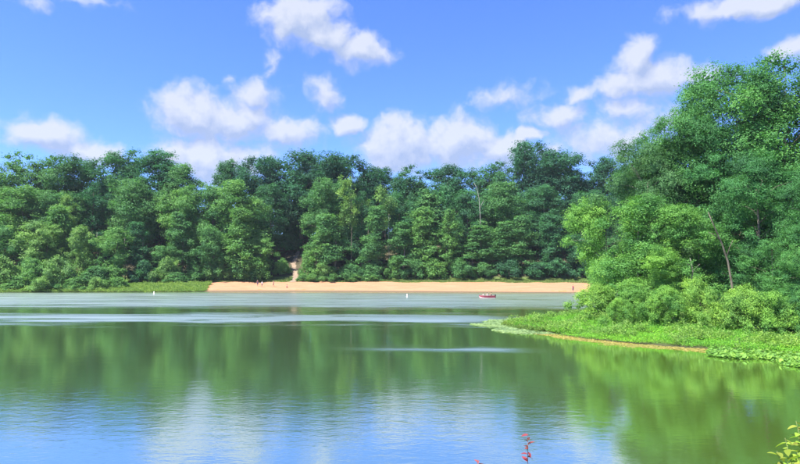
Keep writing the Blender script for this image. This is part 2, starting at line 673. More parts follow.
def leaf_quads(rng, P, N, size, ratio=0.62, fold=0.12):
    n = len(P)
    N = unit(N)
    T = unit(np.cross(N, rng.normal(size=(n, 3))))
    B = np.cross(N, T)
    L = (size * rng.uniform(0.65, 1.35, n))[:, None]
    W = L * ratio * rng.uniform(0.75, 1.25, n)[:, None]
    off = rng.uniform(-0.15, 0.15, n)[:, None]
    V = np.stack([P - T * L * .5, P + B * W * .5 + N * L * fold + T * L * off,
                  P + T * L * .5, P - B * W * .5 + N * L * fold + T * L * off], 1)
    return V.reshape(-1, 3)


def foliage_mesh(name, rng, P, N, tint, size, ratio=0.62):
    V = leaf_quads(rng, P, N, size, ratio)
    Fq = np.arange(len(P) * 4).reshape(-1, 4)
    return mesh_np(name, V, Fq, 4, {'tint': np.clip(tint, 0, 1)})


def profile(t, shape):
    if shape == 'round':
        return np.sqrt(np.clip(1.0 - np.abs((t - 0.46) / 0.60) ** 2.4, 0.02, 1))
    if shape == 'spread':
        return np.sqrt(np.clip(1.0 - np.abs((t - 0.55) / 0.60) ** 2.6, 0.02, 1))
    if shape == 'column':
        return np.clip(1.05 - t, 0, 1) ** 0.5 * np.clip(t * 6 + 0.45, 0, 1)
    if shape == 'dome':
        return np.sqrt(np.clip(1.02 - t * t, 0, 1))
    return np.ones_like(t)


def crown_points(rng, H, base, Rad, n_lobes, lobe_r, subs, per, sub_r, shape='round', inner=0.15, droop=0.0, core=0.2):
    """leaf positions: crown > lobes (boughs) > clumps > leaves"""
    Ps, Ns, Ts, Ss, lobes = [], [], [], [], []
    lean = rng.normal(size=2) * Rad * 0.2
    ph = rng.uniform(0, 6.28, 4)
    for i in range(n_lobes):
        t = (i + rng.uniform(0, 1)) / n_lobes
        az = i * 2.399963 + rng.normal() * 0.45
        rr = Rad * float(profile(np.array(t), shape)) * rng.uniform(0.45, 1.12)
        rr *= 1 + 0.30 * math.sin(az * 2 + ph[0]) * math.sin(t * 8 + ph[1]) + 0.22 * math.sin(az + ph[2] + t * 5)
        if rng.uniform() < .06:
            continue
        lr = lobe_r * rng.choice([.55, .75, .95, 1.15, 1.5]) * rng.uniform(.9, 1.1)
        rr = max(rr - lr * 0.72, 0) if rng.uniform() > inner else rr * rng.uniform(0.1, 0.6)
        z = base + lr * 0.5 + t * (H - base - lr * 1.15)
        c = np.array([math.cos(az) * rr + lean[0] * t, math.sin(az) * rr + lean[1] * t, z])
        out = np.array([math.cos(az) * 0.8, math.sin(az) * 0.8, 0.55 + 0.5 * (t - 0.4)])
        out /= np.linalg.norm(out)
        n = max(4, int(subs * (lr / lobe_r) ** 2))
        d = unit(rng.normal(size=(n * 3, 3)))
        d = d[(d @ out) > rng.uniform(-0.75, 0.35, n * 3)][:n]
        flat = np.array([1.0, 1.0, 0.95])
        sc = c + d * flat * lr * rng.uniform(0.72, 1.12, (len(d), 1))
        lobet = rng.normal() * 0.13
        cl = rng.normal(size=len(d)) * 0.12
        P = np.repeat(sc, per, 0) + rng.normal(size=(len(d) * per, 3)) * sub_r * np.array([1, 1, 0.62])
        D = np.repeat(d, per, 0)
        N = D * 0.75 + np.array([0, 0, 0.42]) + rng.normal(size=P.shape) * 0.42
        P[:, 2] -= droop * np.linalg.norm(P[:, :2] - c[:2], axis=1)
        tt = 0.5 + lobet + np.repeat(cl, per) + rng.normal(size=len(P)) * 0.06
        # denser, larger sprays inside the bough
        m = int(len(P) * core)
        ci = unit(rng.normal(size=(m, 3))) * flat * lr * (rng.uniform(0, 1, (m, 1)) ** .45) * 0.70
        Ps += [P, c + ci]; Ns += [N, rng.normal(size=(m, 3)) + ci / lr * .5]
        Ts += [tt, 0.5 + lobet + rng.normal(size=m) * 0.12]
        Ss += [np.ones(len(P)), np.full(m, 1.9)]
        lobes.append((c, lr))
    return np.concatenate(Ps), np.concatenate(Ns), np.concatenate(Ts), lobes, np.concatenate(Ss)


def trunk_mesh(name, rng, H, base, lobes, r0, limbs=9, mat=None, bend=0.4):
    mb = MB()
    n = 7
    ph = rng.uniform(0, 6.28)
    top = base + (H - base) * 0.72
    path = [Vector((math.cos(ph) * bend * math.sin(i / (n - 1) * 2.6), math.sin(ph) * bend * math.sin(i / (n - 1) * 2.2), -0.6 + (top + 0.6) * i / (n - 1))) for i in range(n)]
    rad = [r0 * (1.25 if i == 0 else 1.0) * (1 - 0.85 * i / (n - 1)) for i in range(n)]
    mb.tube(path, rad, 8)
    order = list(range(len(lobes)))
    rng.shuffle(order)
    for k in order[:limbs]:
        c, lr = lobes[k]
        tgt = Vector(c)
        zs = min(max(tgt.z - rng.uniform(1.0, 3.0) * (H / 22), base * 0.6), top * 0.93)
        fr = (zs + 0.6) / (top + 0.6) * (n - 1)
        i0 = int(max(0, min(n - 2, fr)))
        s = path[i0].lerp(path[i0 + 1], fr - i0)
        rs = rad[i0] * (1 - (fr - i0)) + rad[i0 + 1] * (fr - i0)
        midp = s.lerp(tgt, 0.5) + Vector((rng.normal() * .3, rng.normal() * .3, 0.1 * (tgt - s).length))
        mb.tube([s, midp, tgt], [rs * 0.6, rs * 0.38, rs * 0.12], 5)
    me = mb.mesh(name, [mat or M_BARK])
    return me


FAM = {}


def family(key, count, seed, H, base, Rad, n_lobes, lobe_r, subs, per, sub_r, leaf, shape, r0, limbs=9, ratio=.62, inner=.15, bark=None, bend=.4):
    out = []
    for i in range(count):
        rng = np.random.default_rng(seed + i * 17)
        P, N, T, lobes, S = crown_points(rng, H * rng.uniform(.97, 1.0), base, Rad, n_lobes, lobe_r, subs, per, sub_r, shape, inner)
        # real extents, so that copies can be fitted to a height and a width
        hi = float(np.quantile(P[:, 2], 0.998))
        rad = float(np.quantile(np.abs(P[:, :2]), 0.985))
        cm = foliage_mesh('crown', rng, P, N, T, leaf * S, ratio)
        cm.materials.append(M_LEAF)
        tm = trunk_mesh('trunk', rng, H, base, lobes, r0, limbs, bark, bend)
        out.append((cm, tm, hi, rad))
    FAM[key] = out


# far wood
family('far_tall', 6, 100, 27, 3.0, 6.0, 66, 1.65, 18, 17, 0.44, 0.34, 'round', 0.42, 12, .7)
family('far_spread', 4, 200, 25, 4.5, 7.0, 68, 1.8, 18, 17, 0.46, 0.34, 'spread', 0.45, 12, .7)
family('far_mid', 6, 300, 15, 0.6, 4.2, 56, 1.05, 14, 15, 0.32, 0.28, 'round', 0.2, 8, .7)
family('far_slim', 5, 400, 17, 0.8, 2.8, 50, 0.85, 13, 15, 0.28, 0.26, 'column', 0.14, 8, .7)
family('thin', 2, 500, 15, 7.0, 3.0, 18, 0.7, 12, 14, 0.32, 0.26, 'spread', 0.10, 12, inner=.3)
family('far_shrub', 4, 600, 4.0, 0.1, 2.6, 34, 0.62, 14, 15, 0.22, 0.21, 'dome', 0.09, 6, .7)
# trees and shrubs of the near spit
family('near_big', 4, 700, 24, 1.8, 6.6, 62, 1.55, 26, 36, 0.30, 0.165, 'round', 0.34, 22, .62, .25)
family('near_mid', 3, 800, 13, 0.8, 4.3, 46, 1.05, 24, 30, 0.24, 0.145, 'round', 0.15, 16, .62, .22)
family('near_open', 2, 850, 12, 0.8, 4.2, 36, 0.95, 22, 28, 0.25, 0.155, 'round', 0.13, 18, inner=.3)
family('near_shrub', 4, 900, 3.6, 0.05, 2.7, 46, 0.52, 20, 24, 0.15, 0.10, 'dome', 0.05, 18)

FSEQ = {}


def plant(fam, name, x, y, top_z, width, color, label, cat, group, rz=None, variant=None, z=None, crown_name='crown'):
    k = FSEQ.get(fam, 0)
    FSEQ[fam] = k + 1
    cm, tm, hi, rad = FAM[fam][(k if variant is None else variant) % len(FAM[fam])]
    gz = hgt(x, y) if z is None else z
    sz = max(0.3, (top_z - gz) / hi)
    sx = width / 2 / rad
    o = empty(name, (x, y, gz), (k * 2.1 + 0.7 * math.sin(k * 3.3)) if rz is None else rz)
    o.scale = (sx, sx, sz)
    tag(o, label, cat, group)
    a = link('trunk' if crown_name == 'crown' else 'stems', tm, None, o)
    b = link(crown_name, cm, None, o)
    b.color = (color[0], color[1], color[2], 1)
    return o


DARK = (0.05, 0.15, 0.062)
DEEP = (0.036, 0.118, 0.062)
MID = (0.08, 0.2, 0.062)
FRESH = (0.108, 0.24, 0.062)
LIGHT = (0.15, 0.275, 0.072)
YELLOW = (0.135, 0.25, 0.06)
OLIVE = (0.075, 0.115, 0.042)

ORD = ['zeroth', 'first', 'second', 'third', 'fourth', 'fifth', 'sixth', 'seventh', 'eighth', 'ninth', 'tenth', 'eleventh', 'twelfth',
       'thirteenth', 'fourteenth', 'fifteenth', 'sixteenth', 'seventeenth', 'eighteenth', 'nineteenth', 'twentieth', 'twenty-first',
       'twenty-second', 'twenty-third', 'twenty-fourth', 'twenty-fifth', 'twenty-sixth', 'twenty-seventh', 'twenty-eighth', 'twenty-ninth', 'thirtieth']


def fit(px, py_top, Y, wpx):
    p = at(px, py_top, Y)
    return p.x, Y, p.z, wpx / F * Y


# skyline row: photo x, top y, distance, width in pixels, colour, family, look
SKY = [
    (2, 150, 172, 62, FRESH, 'far_tall', 'tall sunlit full green'),
    (38, 154, 176, 52, MID, 'far_tall', 'rounded mid green'),
    (76, 158, 186, 50, DARK, 'far_spread', 'broad dark green'),
    (112, 153, 186, 54, DARK, 'far_spread', 'wide flat-topped dark green'),
    (160, 151, 184, 56, (0.042, 0.145, 0.062), 'far_tall', 'high rounded bright-topped'),
    (193, 166, 180, 42, MID, 'far_tall', 'lower rounded green'),
    (229, 160, 192, 30, DARK, 'far_tall', 'narrow dark green poking up'),
    (262, 158, 190, 54, DEEP, 'far_spread', 'broad deep green'),
    (302, 149, 192, 66, DEEP, 'far_spread', 'high domed deep green'),
    (338, 155, 190, 54, DEEP, 'far_tall', 'rounded deep green'),
    (374, 167, 196, 50, DEEP, 'far_spread', 'low dark blue-green'),
    (408, 166, 196, 46, DARK, 'far_tall', 'low rounded dark green'),
    (448, 164, 192, 52, DEEP, 'far_spread', 'broad blue-green'),
    (488, 161, 190, 46, DARK, 'far_tall', 'rounded blue-green'),
    (528, 141, 186, 50, DEEP, 'far_spread', 'tallest flat-crowned dark'),
    (566, 150, 184, 54, DEEP, 'far_spread', 'broad near-black green'),
    (603, 158, 182, 44, DEEP, 'far_tall', 'rounded near-black green'),
    (645, 165, 182, 54, DARK, 'far_tall', 'dark green half-hidden'),
]
for i, (px, ty, Y, wp, c, fam, look) in enumerate(SKY):
    x, y, z, w = fit(px, ty, Y, wp)
    plant(fam, 'skyline_tree', x, y, z, w * 1.22, c, f'{look} tree on the far skyline, {ORD[i + 1]} from the left', 'tree', 'trees on the far skyline')

MIDROW = [
    (22, 186, 165, 56, FRESH, 'far_tall', 'full mid green'), (62, 192, 168, 44, MID, 'far_tall', 'rounded mid green'),
    (94, 183, 170, 54, (0.040, 0.138, 0.060), 'far_tall', 'tall mid green'), (136, 178, 170, 54, MID, 'far_spread', 'broad mid green'),
    (178, 184, 168, 50, FRESH, 'far_tall', 'tall sunlit'), (212, 186, 170, 46, MID, 'far_tall', 'rounded sunlit'),
    (246, 182, 168, 54, FRESH, 'far_tall', 'bright sunlit'), (270, 184, 179, 36, DARK, 'far_tall', 'dark'),
    (326, 180, 174, 44, MID, 'far_tall', 'rounded green'), (362, 192, 170, 40, DARK, 'far_tall', 'dark green'),
    (398, 190, 174, 44, DARK, 'far_tall', 'dark blue-green'), (436, 188, 170, 42, MID, 'far_slim', 'slim mid green'),
    (466, 190, 172, 42, DARK, 'far_tall', 'dark rounded'), (504, 184, 170, 46, MID, 'far_tall', 'mid green'),
    (542, 186, 170, 46, DARK, 'far_tall', 'dark green'), (582, 192, 168, 46, DARK, 'far_tall', 'dark shaded'),
    (622, 196, 168, 50, DARK, 'far_tall', 'dark half-hidden'),
]
for i, (px, ty, Y, wp, c, fam, look) in enumerate(MIDROW):
    x, y, z, w = fit(px, ty, Y, wp)
    plant(fam, 'woodland_tree', x, y, z, w * 1.12, c, f'{look} tree halfway up the far wood, {ORD[i + 1]} from the left', 'tree', 'trees halfway up the far wood')

FRONT = [    (8, 226, 152, 46, MID, 'far_mid', 'rounded mid green'), (46, 222, 151, 46, LIGHT, 'far_mid', 'pale green feathery'),
    (66, 206, 157, 32, FRESH, 'far_slim', 'slim light green'), (86, 226, 151, 40, LIGHT, 'far_mid', 'rounded pale green'),
    (117, 228, 152, 40, FRESH, 'far_mid', 'leafy fresh green'), (143, 222, 156, 28, DARK, 'far_slim', 'shaded dark green'),
    (163, 246, 158, 34, MID, 'far_mid', 'low mid green'), (182, 212, 160, 30, MID, 'far_slim', 'upright green'),
    (214, 226, 160, 36, MID, 'far_mid', 'bushy mid green'), (240, 208, 161, 32, FRESH, 'far_slim', 'bright upright green'),
    (262, 236, 164, 30, FRESH, 'far_mid', 'bushy bright green'), (316, 226, 163, 28, FRESH, 'far_slim', 'slim pointed green'),
    (334, 214, 163, 32, MID, 'far_slim', 'narrow dusky green'), (370, 206, 163, 30, MID, 'far_slim', 'upright green'),
    (402, 222, 163, 32, MID, 'far_slim', 'slim mid green'), (424, 208, 163, 32, FRESH, 'far_slim', 'tall slim sunlit'),
    (446, 210, 162, 28, FRESH, 'far_slim', 'leafy sunlit'), (474, 226, 162, 34, MID, 'far_slim', 'slim dusky green'),
    (498, 222, 161, 34, MID, 'far_slim', 'narrow grey-green'), (522, 216, 160, 34, MID, 'far_slim', 'tall narrow green'),
    (550, 214, 158, 28, DARK, 'far_slim', 'dark narrow'), (580, 234, 157, 36, DARK, 'far_mid', 'dark bushy'),
    (610, 238, 156, 40, MID, 'far_mid', 'half-hidden green'),
]
for i, (px, ty, Y, wp, c, fam, look) in enumerate(FRONT):
    x, y, z, w = fit(px, ty, Y, wp)
    plant(fam, 'young_tree', x, y, z, w, c, f'{look} tree at the foot of the far wood, {ORD[i + 1]} from the left', 'tree', 'trees at the foot of the far wood')

# the yellow-green thin tree and its pale neighbours behind the beach
x, y, z, w = fit(351, 176, 166, 26)
plant('thin', 'thin_tree', x, y, z, w * 1.1, YELLOW, 'thin yellow-green tree with open crown standing out against the dark wood', 'tree', None)
x, y, z, w = fit(384, 186, 168, 30)
plant('thin', 'thin_tree', x, y, z, w, LIGHT, 'pale-trunked thin tree with flat light crown right of the yellow-green one', 'tree', None)
x, y, z, w = fit(65, 194, 160, 24)
plant('thin', 'thin_tree', x, y, z, w, YELLOW, 'thin light yellow-green tree showing above pale trees of the left shore', 'tree', None)


def snag(name, pts, r0, mat, label, cat, branches=()):
    root = empty(name, pts[0])
    p0 = Vector(pts[0])
    mb = MB()
    n = len(pts)
    mb.tube([Vector(p) - p0 for p in pts], [r0 * (1 - 0.75 * i / (n - 1)) for i in range(n)], 8)
    mb.build('trunk', mat, root)
    for (a, b, r_) in branches:
        m2 = MB()
        a = Vector(a) - p0; b = Vector(b) - p0
        m2.tube([a, a.lerp(b, .5) + Vector((0, 0, .12)), b], [r_, r_ * .7, r_ * .3], 6)
        m2.build('branch', mat, root)
    tag(root, label, cat)
    return root


def ground_pt(px, Y):
    x = ray(px, 280).x * Y
    return Vector((x, Y, hgt(x, Y)))


q = ground_pt(481, 166)
snag('dead_tree', [q, at(481, 235, 165.5), at(480, 212, 165), at(479, 198, 165), at(477, 188, 165), at(474, 183, 165)], .13, M_SNAG,
     'bleached bare dead trunk curving left at its top, above mid beach', 'dead tree',
     [(at(480, 208, 165), at(484, 200, 165), .08)])
for k, (px, ty, Y, lb) in enumerate([
        (97, 232, 154, 'pale slender bare trunk between the light trees of the left shore'),
        (125, 232, 155.5, 'pale slender bare trunk right of the light trees on the left shore'),
        (389, 214, 164.5, 'grey bare pole trunk right of the yellow-green thin tree, behind beach'),
        (398, 226, 165, 'short grey bare trunk, second pole right of the yellow-green tree')]):
    q = ground_pt(px, Y)
    snag('bare_trunk', [q, at(px + .6, 262, Y), at(px - .4, 246, Y), at(px, ty, Y)], .12, M_SNAG, lb, 'dead tree',
         [(at(px, 248, Y), at(px + 4, 240, Y), .05)])

# shrubs along the far shore
SHR = [
    (6, 256, 140, 40, LIGHT, 'large rounded green'), (34, 258, 140, 38, FRESH, 'full bright green'), (62, 256, 141, 36, LIGHT, 'tall bright green'),
    (90, 266, 145, 34, MID, 'mid green'), (112, 263, 148, 30, FRESH, 'sunlit green'), (140, 260, 152, 30, DARK, 'dark green'),
    (166, 257, 153, 26, LIGHT, 'light green upright'), (178, 272, 152, 26, MID, 'low green'), (198, 262, 160, 28, MID, 'mid green'),
    (220, 258, 161, 30, LIGHT, 'bright green'), (244, 260, 161, 28, MID, 'leafy mid green'), (259, 258, 162, 26, FRESH, 'tall leafy'),
    (282, 258, 167, 18, FRESH, 'small mid green'), (308, 250, 165, 22, FRESH, 'bright upright'), (324, 262, 162, 26, LIGHT, 'sunlit green'),
    (346, 264, 161, 28, MID, 'mid green'), (370, 262, 161, 26, MID, 'rounded green'), (392, 256, 162, 26, FRESH, 'bright green'),
    (416, 260, 161, 26, MID, 'leafy green'), (438, 258, 160, 26, FRESH, 'sunlit green'), (462, 258, 159, 28, MID, 'mid green'),
    (486, 262, 158, 26, MID, 'rounded dusky'), (510, 258, 157, 28, DARK, 'dark green'), (534, 262, 156, 26, DARK, 'dark rounded'),
    (558, 258, 155, 28, DARK, 'dark leafy'), (582, 260, 154, 26, DARK, 'shaded dark'), (606, 258, 153, 28, DARK, 'half-hidden dark'),
]
for i, (px, ty, Y, wp, c, look) in enumerate(SHR):
    x, y, z, w = fit(px, ty, Y, wp)
    lb = f'{look} shrub at the far edge of the wood, {ORD[i + 1]} from the left'
    plant('far_shrub', 'shore_shrub', x, y, z, w, c, lb, 'shrub', 'shrubs along the far shore', crown_name='foliage')
fl = [(14, 276, 137.8, 26), (44, 275, 138.0, 30), (74, 277, 138.2, 26), (98, 277, 139, 24), (122, 277, 142, 20)]
for i, (px, ty, Y, wp) in enumerate(fl):
    x, y, z, w = fit(px, ty, Y, wp)
    plant('far_shrub', 'waterside_bush', x, y, z, w, (FRESH, LIGHT)[i % 2], f'low rounded bush right at the left shore water line, {ORD[i + 1]} from the left', 'bush',
          'bushes at the water line of the left shore', crown_name='foliage')
low = [(303, 273, 160, 13), (314, 274, 159.5, 18), (332, 273, 159.5, 18), (352, 274, 159.3, 16), (374, 275, 159, 16)]
for i, (px, ty, Y, wp) in enumerate(low):
    x, y, z, w = fit(px, ty, Y, wp)
    plant('far_shrub', 'low_bush', x, y, z, w, FRESH, f'small rounded bush at the sand edge, {ORD[i + 1]} right of the sandy path', 'bush',
          'small bushes at the sand edge', crown_name='foliage')


# the depth of the wood behind: one mass
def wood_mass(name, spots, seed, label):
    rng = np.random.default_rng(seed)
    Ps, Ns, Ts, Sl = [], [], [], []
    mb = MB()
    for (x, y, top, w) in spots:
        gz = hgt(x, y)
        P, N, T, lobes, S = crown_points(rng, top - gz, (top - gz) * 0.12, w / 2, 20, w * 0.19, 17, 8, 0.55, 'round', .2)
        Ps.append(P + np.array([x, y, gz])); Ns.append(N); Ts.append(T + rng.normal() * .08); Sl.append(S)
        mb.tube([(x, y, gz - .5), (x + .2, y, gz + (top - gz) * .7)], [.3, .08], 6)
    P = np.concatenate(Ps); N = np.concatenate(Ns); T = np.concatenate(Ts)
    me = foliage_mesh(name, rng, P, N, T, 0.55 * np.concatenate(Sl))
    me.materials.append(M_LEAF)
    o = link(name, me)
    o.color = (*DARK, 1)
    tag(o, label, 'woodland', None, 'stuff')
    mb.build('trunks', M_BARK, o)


rg = random.Random(5)
spots = []
for row, (Y, topy) in enumerate([(178, 186), (188, 180), (200, 178), (214, 178), (194, 214), (206, 206)]):
    px = -130 + row * 11
    while px < 1000:
        if not (266 < px < 318 and Y < 196):
            ty = topy + rg.uniform(0, 16) + (22 if 190 < px < 250 else 0)
            p = at(px, ty, Y)
            spots.append((p.x + rg.uniform(-1, 1), Y + rg.uniform(-3, 3), p.z, rg.uniform(9, 13)))
        px += rg.uniform(34, 46)
for px, ty, Y in ((285, 236, 186), (308, 205, 200), (298, 226, 207), (318, 210, 207), (284, 188, 199), (300, 186, 202), (292, 215, 194)):
    p = at(px, ty, Y)
    spots.append((p.x, Y, p.z, 11))
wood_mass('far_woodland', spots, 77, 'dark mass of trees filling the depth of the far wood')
# the shores that go on beyond both sides of the view
spots = []
for k in range(26):
    x = -112 - k * 4.2 + rg.uniform(-2, 2)
    y = 146 + (k % 4) * 9 - max(0, (k - 12)) * 2.0 + rg.uniform(-2, 2)
    spots.append((x, y, hgt(x, y) + rg.uniform(16, 24), rg.uniform(8, 11)))
for k in range(26):
    x = 58 + (k % 5) * 9 + rg.uniform(-2, 2)
    y = 66 + (k // 5) * 15 + rg.uniform(-3, 3)
    if x < 34 + (y - 66) * 0.62 + 12:
        x += 14
    spots.append((x, y, hgt(x, y) + rg.uniform(15, 20), rg.uniform(9, 12)))
wood_mass('side_woodland', spots, 78, 'dark woods running on beside the lake behind the near trees')

# ------------------------------------------------------------------ trees on the near spit
N_DARK = (0.056, 0.175, 0.054)
N_MID = (0.072, 0.205, 0.054)
N_FRESH = (0.1, 0.245, 0.052)
N_LIGHT = (0.14, 0.3, 0.054)
N_LIME = (0.175, 0.33, 0.058)
NEAR = [
    (783, 50, 63, 138, N_MID, 'near_big', 'tallest big green tree at the right edge, reaching highest of all'),
    (722, 68, 66, 118, N_DARK, 'near_big', 'big green tree left of the tallest, second highest on the spit'),
    (694, 126, 75, 104, N_DARK, 'near_big', 'shaded dark tree seen through gaps behind the stepped spit trees'),
    (690, 97, 68, 92, N_MID, 'near_big', 'dark green tree stepping down left of the two highest spit trees'),
    (664, 120, 70, 76, N_MID, 'near_big', 'green tree filling the slope between the stepped spit trees'),
    (648, 140, 65, 78, (0.075, 0.175, 0.065), 'near_big', 'leftmost tall tree of the spit with crown against the clouds'),
    (607, 196, 66, 66, N_LIGHT, 'near_open', 'light green spreading tree overhanging the right end of the beach'),
    (640, 196, 61, 80, N_FRESH, 'near_mid', 'fresh green tree behind the leftmost spit bush'),
    (752, 150, 57, 92, (0.064, 0.2, 0.058), 'near_big', 'broad green tree in front of the tallest, above the leaning trunk'),
    (806, 168, 52, 84, N_DARK, 'near_big', 'dark green tree cut by the right edge of the view'),
    (696, 206, 58, 82, N_FRESH, 'near_mid', 'fresh green tree left of the leaning bare trunk'),
    (772, 226, 52, 62, N_MID, 'near_mid', 'low full tree right of the leaning trunk, behind the bushes'),
    (740, 250, 57, 50, N_DARK, 'near_mid', 'low dark tree just behind the leaning trunk'),
    (806, 244, 47, 56, N_MID, 'near_mid', 'low green tree cut by the right edge, above the dark bush'),
    (664, 246, 56, 60, N_LIGHT, 'near_open', 'low light green tree with pale stems above the spit bushes'),
]
for (px, ty, Y, wp, c, fam, lb) in NEAR:
    x, y, z, w = fit(px, ty, Y, wp)
    plant(fam, 'spit_tree', x, y, z, w * 1.1, c, lb, 'tree', 'trees on the near spit')

q = Vector((ray(733, 290).x * 54, 54, 0)); q.z = hgt(q.x, q.y) - .2
snag('leaning_trunk', [q, at(732, 285, 54), at(728, 262, 53.8), at(722, 244, 53.6), at(714, 226, 53.3), at(708, 212, 53)], .13, M_BARK,
     'long pale bare trunk leaning left among the spit trees', 'tree trunk',
     [(at(727, 256, 53.7), at(733, 240, 53.4), .06), (at(720, 240, 53.5), at(708, 232, 53.0), .05)])
q = Vector((ray(690, 290).x * 54.5, 54.5, 0)); q.z = hgt(q.x, q.y) - .2
snag('forked_stem', [q, at(690, 285, 54.3), at(693, 272, 54.2), at(690, 258, 54)], .10, M_PALE_BARK,
     'short forked pale stem above the bushes left of the leaning trunk', 'tree trunk',
     [(at(692, 274, 54.2), at(700, 264, 54), .05), (at(692, 270, 54.2), at(685, 262, 54), .04)])

NSH = [
    (604, 284, 51, 58, N_LIME, 'leftmost rounded yellow-green bush at the tip of the spit'),
    (636, 282, 48.5, 50, N_LIGHT, 'light green bush right of the leftmost spit bush'),
    (668, 286, 45.5, 54, N_LIGHT, 'light green bush on the middle of the spit below pale stems'),
    (702, 279, 44, 64, N_LIME, 'largest yellow-green bush on the spit, below the leaning trunk'),
    (740, 285, 42, 60, N_LIME, 'yellow-green bush right of the leaning trunk'),
    (774, 291, 40, 54, N_LIGHT, 'light green bush second from the right edge of the view'),
    (806, 286, 39, 52, N_MID, 'dark green bush at the right edge of the view'),
    (622, 298, 47, 40, N_LIGHT, 'small light bush in front of the leftmost spit bush'),
]
for (px, ty, Y, wp, c, lb) in NSH:
    x, y, z, w = fit(px, ty, Y, wp)
    plant('near_shrub', 'spit_bush', x, y, z, w, c, lb, 'bush', 'bushes on the near spit', crown_name='foliage')


# ------------------------------------------------------------------ ground cover: herbs, grass, pads
def scatter(rng, n, box, keep):
    x = rng.uniform(box[0], box[1], n)
    y = rng.uniform(box[2], box[3], n)
    k = keep(x, y)
    return x[k], y[k]


def cover(name, rng, x, y, z0, hmax, per, spread, leaf, color, label, cat, upright=.5, ratio=.5, tvar=.14):
    n = len(x)
    hh = hmax * rng.uniform(.3, 1.0, n) * (0.65 + 0.3 * wob(x, y, .9, 4.0) + .25 * wob(x, y, 2.9, 1.0))
    P = np.repeat(np.stack([x, y, z0], -1), per, 0)
    hr = np.repeat(hh, per) * rng.uniform(0.25, 1.0, n * per) ** .7
    P[:, :2] += rng.normal(size=(n * per, 2)) * spread
    P[:, 2] += hr
    N = rng.normal(size=P.shape) * upright + np.array([0, 0, 1 - .5 * upright])
    T = 0.5 + np.repeat(rng.normal(size=n) * .1 + .16 * wob(x, y, .5, 1.0), per) + rng.normal(size=n * per) * tvar
    me = foliage_mesh(name, rng, P, N, T, leaf, ratio)
    me.materials.append(M_LEAF)
    o = link(name, me)
    o.color = (*color, 1)
    tag(o, label, cat, None, 'stuff')
    return o


rng = np.random.default_rng(11)
# bright herbs of the spit
kx, ky = scatter(rng, 110000, (9, 40, 29, 64), lambda x, y: (lambda d: (d > 0.15 + .45 * wob(x, y, 1.1) + .25 * wob(x, y, 3.3)) & (d < 9))(lake_sd(x, y)))
kx, ky = kx[:15000], ky[:15000]
cover('herb_bed', rng, kx, ky, height(kx, ky), 0.7, 13, .14, .088, (0.15, 0.36, 0.038), 'bright green waterside plants covering the low spit', 'plants', .6)
kx, ky = scatter(rng, 60000, (9, 40, 29, 64), lambda x, y: (lambda d: (d > 0.2) & (d < 6))(lake_sd(x, y)) & (wob(x, y, .75, 7.0) + .5 * wob(x, y, 2.1, 3.0) > .25))
kx, ky = kx[:3000], ky[:3000]
cover('reed_patches', rng, kx, ky, height(kx, ky), 1.15, 9, .09, .26, (0.17, 0.30, 0.06), 'taller pale upright reeds in patches among the spit herbs', 'reeds', 1.1, .16)
# a paler grassy sprinkle toward the tip of the spit
kx, ky = scatter(rng, 30000, (8, 17, 48, 61), lambda x, y: (lambda d: (d > -0.4) & (d < 3))(lake_sd(x, y)))
kx, ky = kx[:2500], ky[:2500]
cover('tip_grass', rng, kx, ky, np.maximum(height(kx, ky), 0), 0.55, 7, .10, .2, (0.15, 0.235, 0.05), 'pale grassy growth at the tip of the spit', 'grass', .8, .25)


def pads(name, rng, x, y, zlo, zhi, r0, color, label, tilt=.12):
    n = len(x)
    k = 6
    r_ = r0 * rng.uniform(.5, 1.3, n)
    a = np.arange(k) / k * 2 * PI
    V = np.zeros((n, k, 3))
    V[:, :, 0] = x[:, None] + np.cos(a)[None] * r_[:, None] * rng.uniform(.8, 1.1, (n, k))
    V[:, :, 1] = y[:, None] + np.sin(a)[None] * r_[:, None] * rng.uniform(.8, 1.1, (n, k))
    tx = rng.normal(size=n) * tilt; ty = rng.normal(size=n) * tilt
    V[:, :, 2] = rng.uniform(zlo, zhi, n)[:, None] + np.cos(a)[None] * (r_ * tx)[:, None] + np.sin(a)[None] * (r_ * ty)[:, None]
    T = .5 + rng.normal(size=n) * .17 + .2 * wob(x, y, .8)
    me = mesh_np(name, V.reshape(-1, 3), np.arange(n * k).reshape(n, k), k, {'tint': np.clip(T, 0, 1)})
    me.materials.append(M_LEAF)
    o = link(name, me)
    o.color = (*color, 1)
    tag(o, label, 'water plants', None, 'stuff')


# golden rim of yellowing water plants along the spit
kx, ky = scatter(rng, 120000, (8, 26, 30, 60), lambda x, y: (lambda d: (d < 0.6) & (d > -1.1 - .7 * wob(x, y, .7, 2.) - .3 * wob(x, y, 2.3) + rng.exponential(.35, len(x)) - .5) & (y < 52.5))(lake_sd(x, y)))
kx, ky = kx[:9000], ky[:9000]
pads('floating_mat', rng, kx, ky, .008, .026, .065, (0.34, 0.29, 0.085), 'golden rim of floating weed along the edge of the spit', .06)
# grey-green sheet of pads around the tip
kx, ky = scatter(rng, 90000, (4, 16, 46, 62), lambda x, y: (lambda d: (d < 0.3) & (d > -2.6 - .8 * wob(x, y, .8) + rng.exponential(.5, len(x)) - .5) & (y > 45.5 + rng.uniform(0, 4, len(x))))(lake_sd(x, y)))
kx, ky = kx[:12000], ky[:12000]
pads('pad_sheet', rng, kx, ky, .012, .035, .12, (0.20, 0.30, 0.12), 'pale grey-green floating leaves round the tip of the spit', .08)
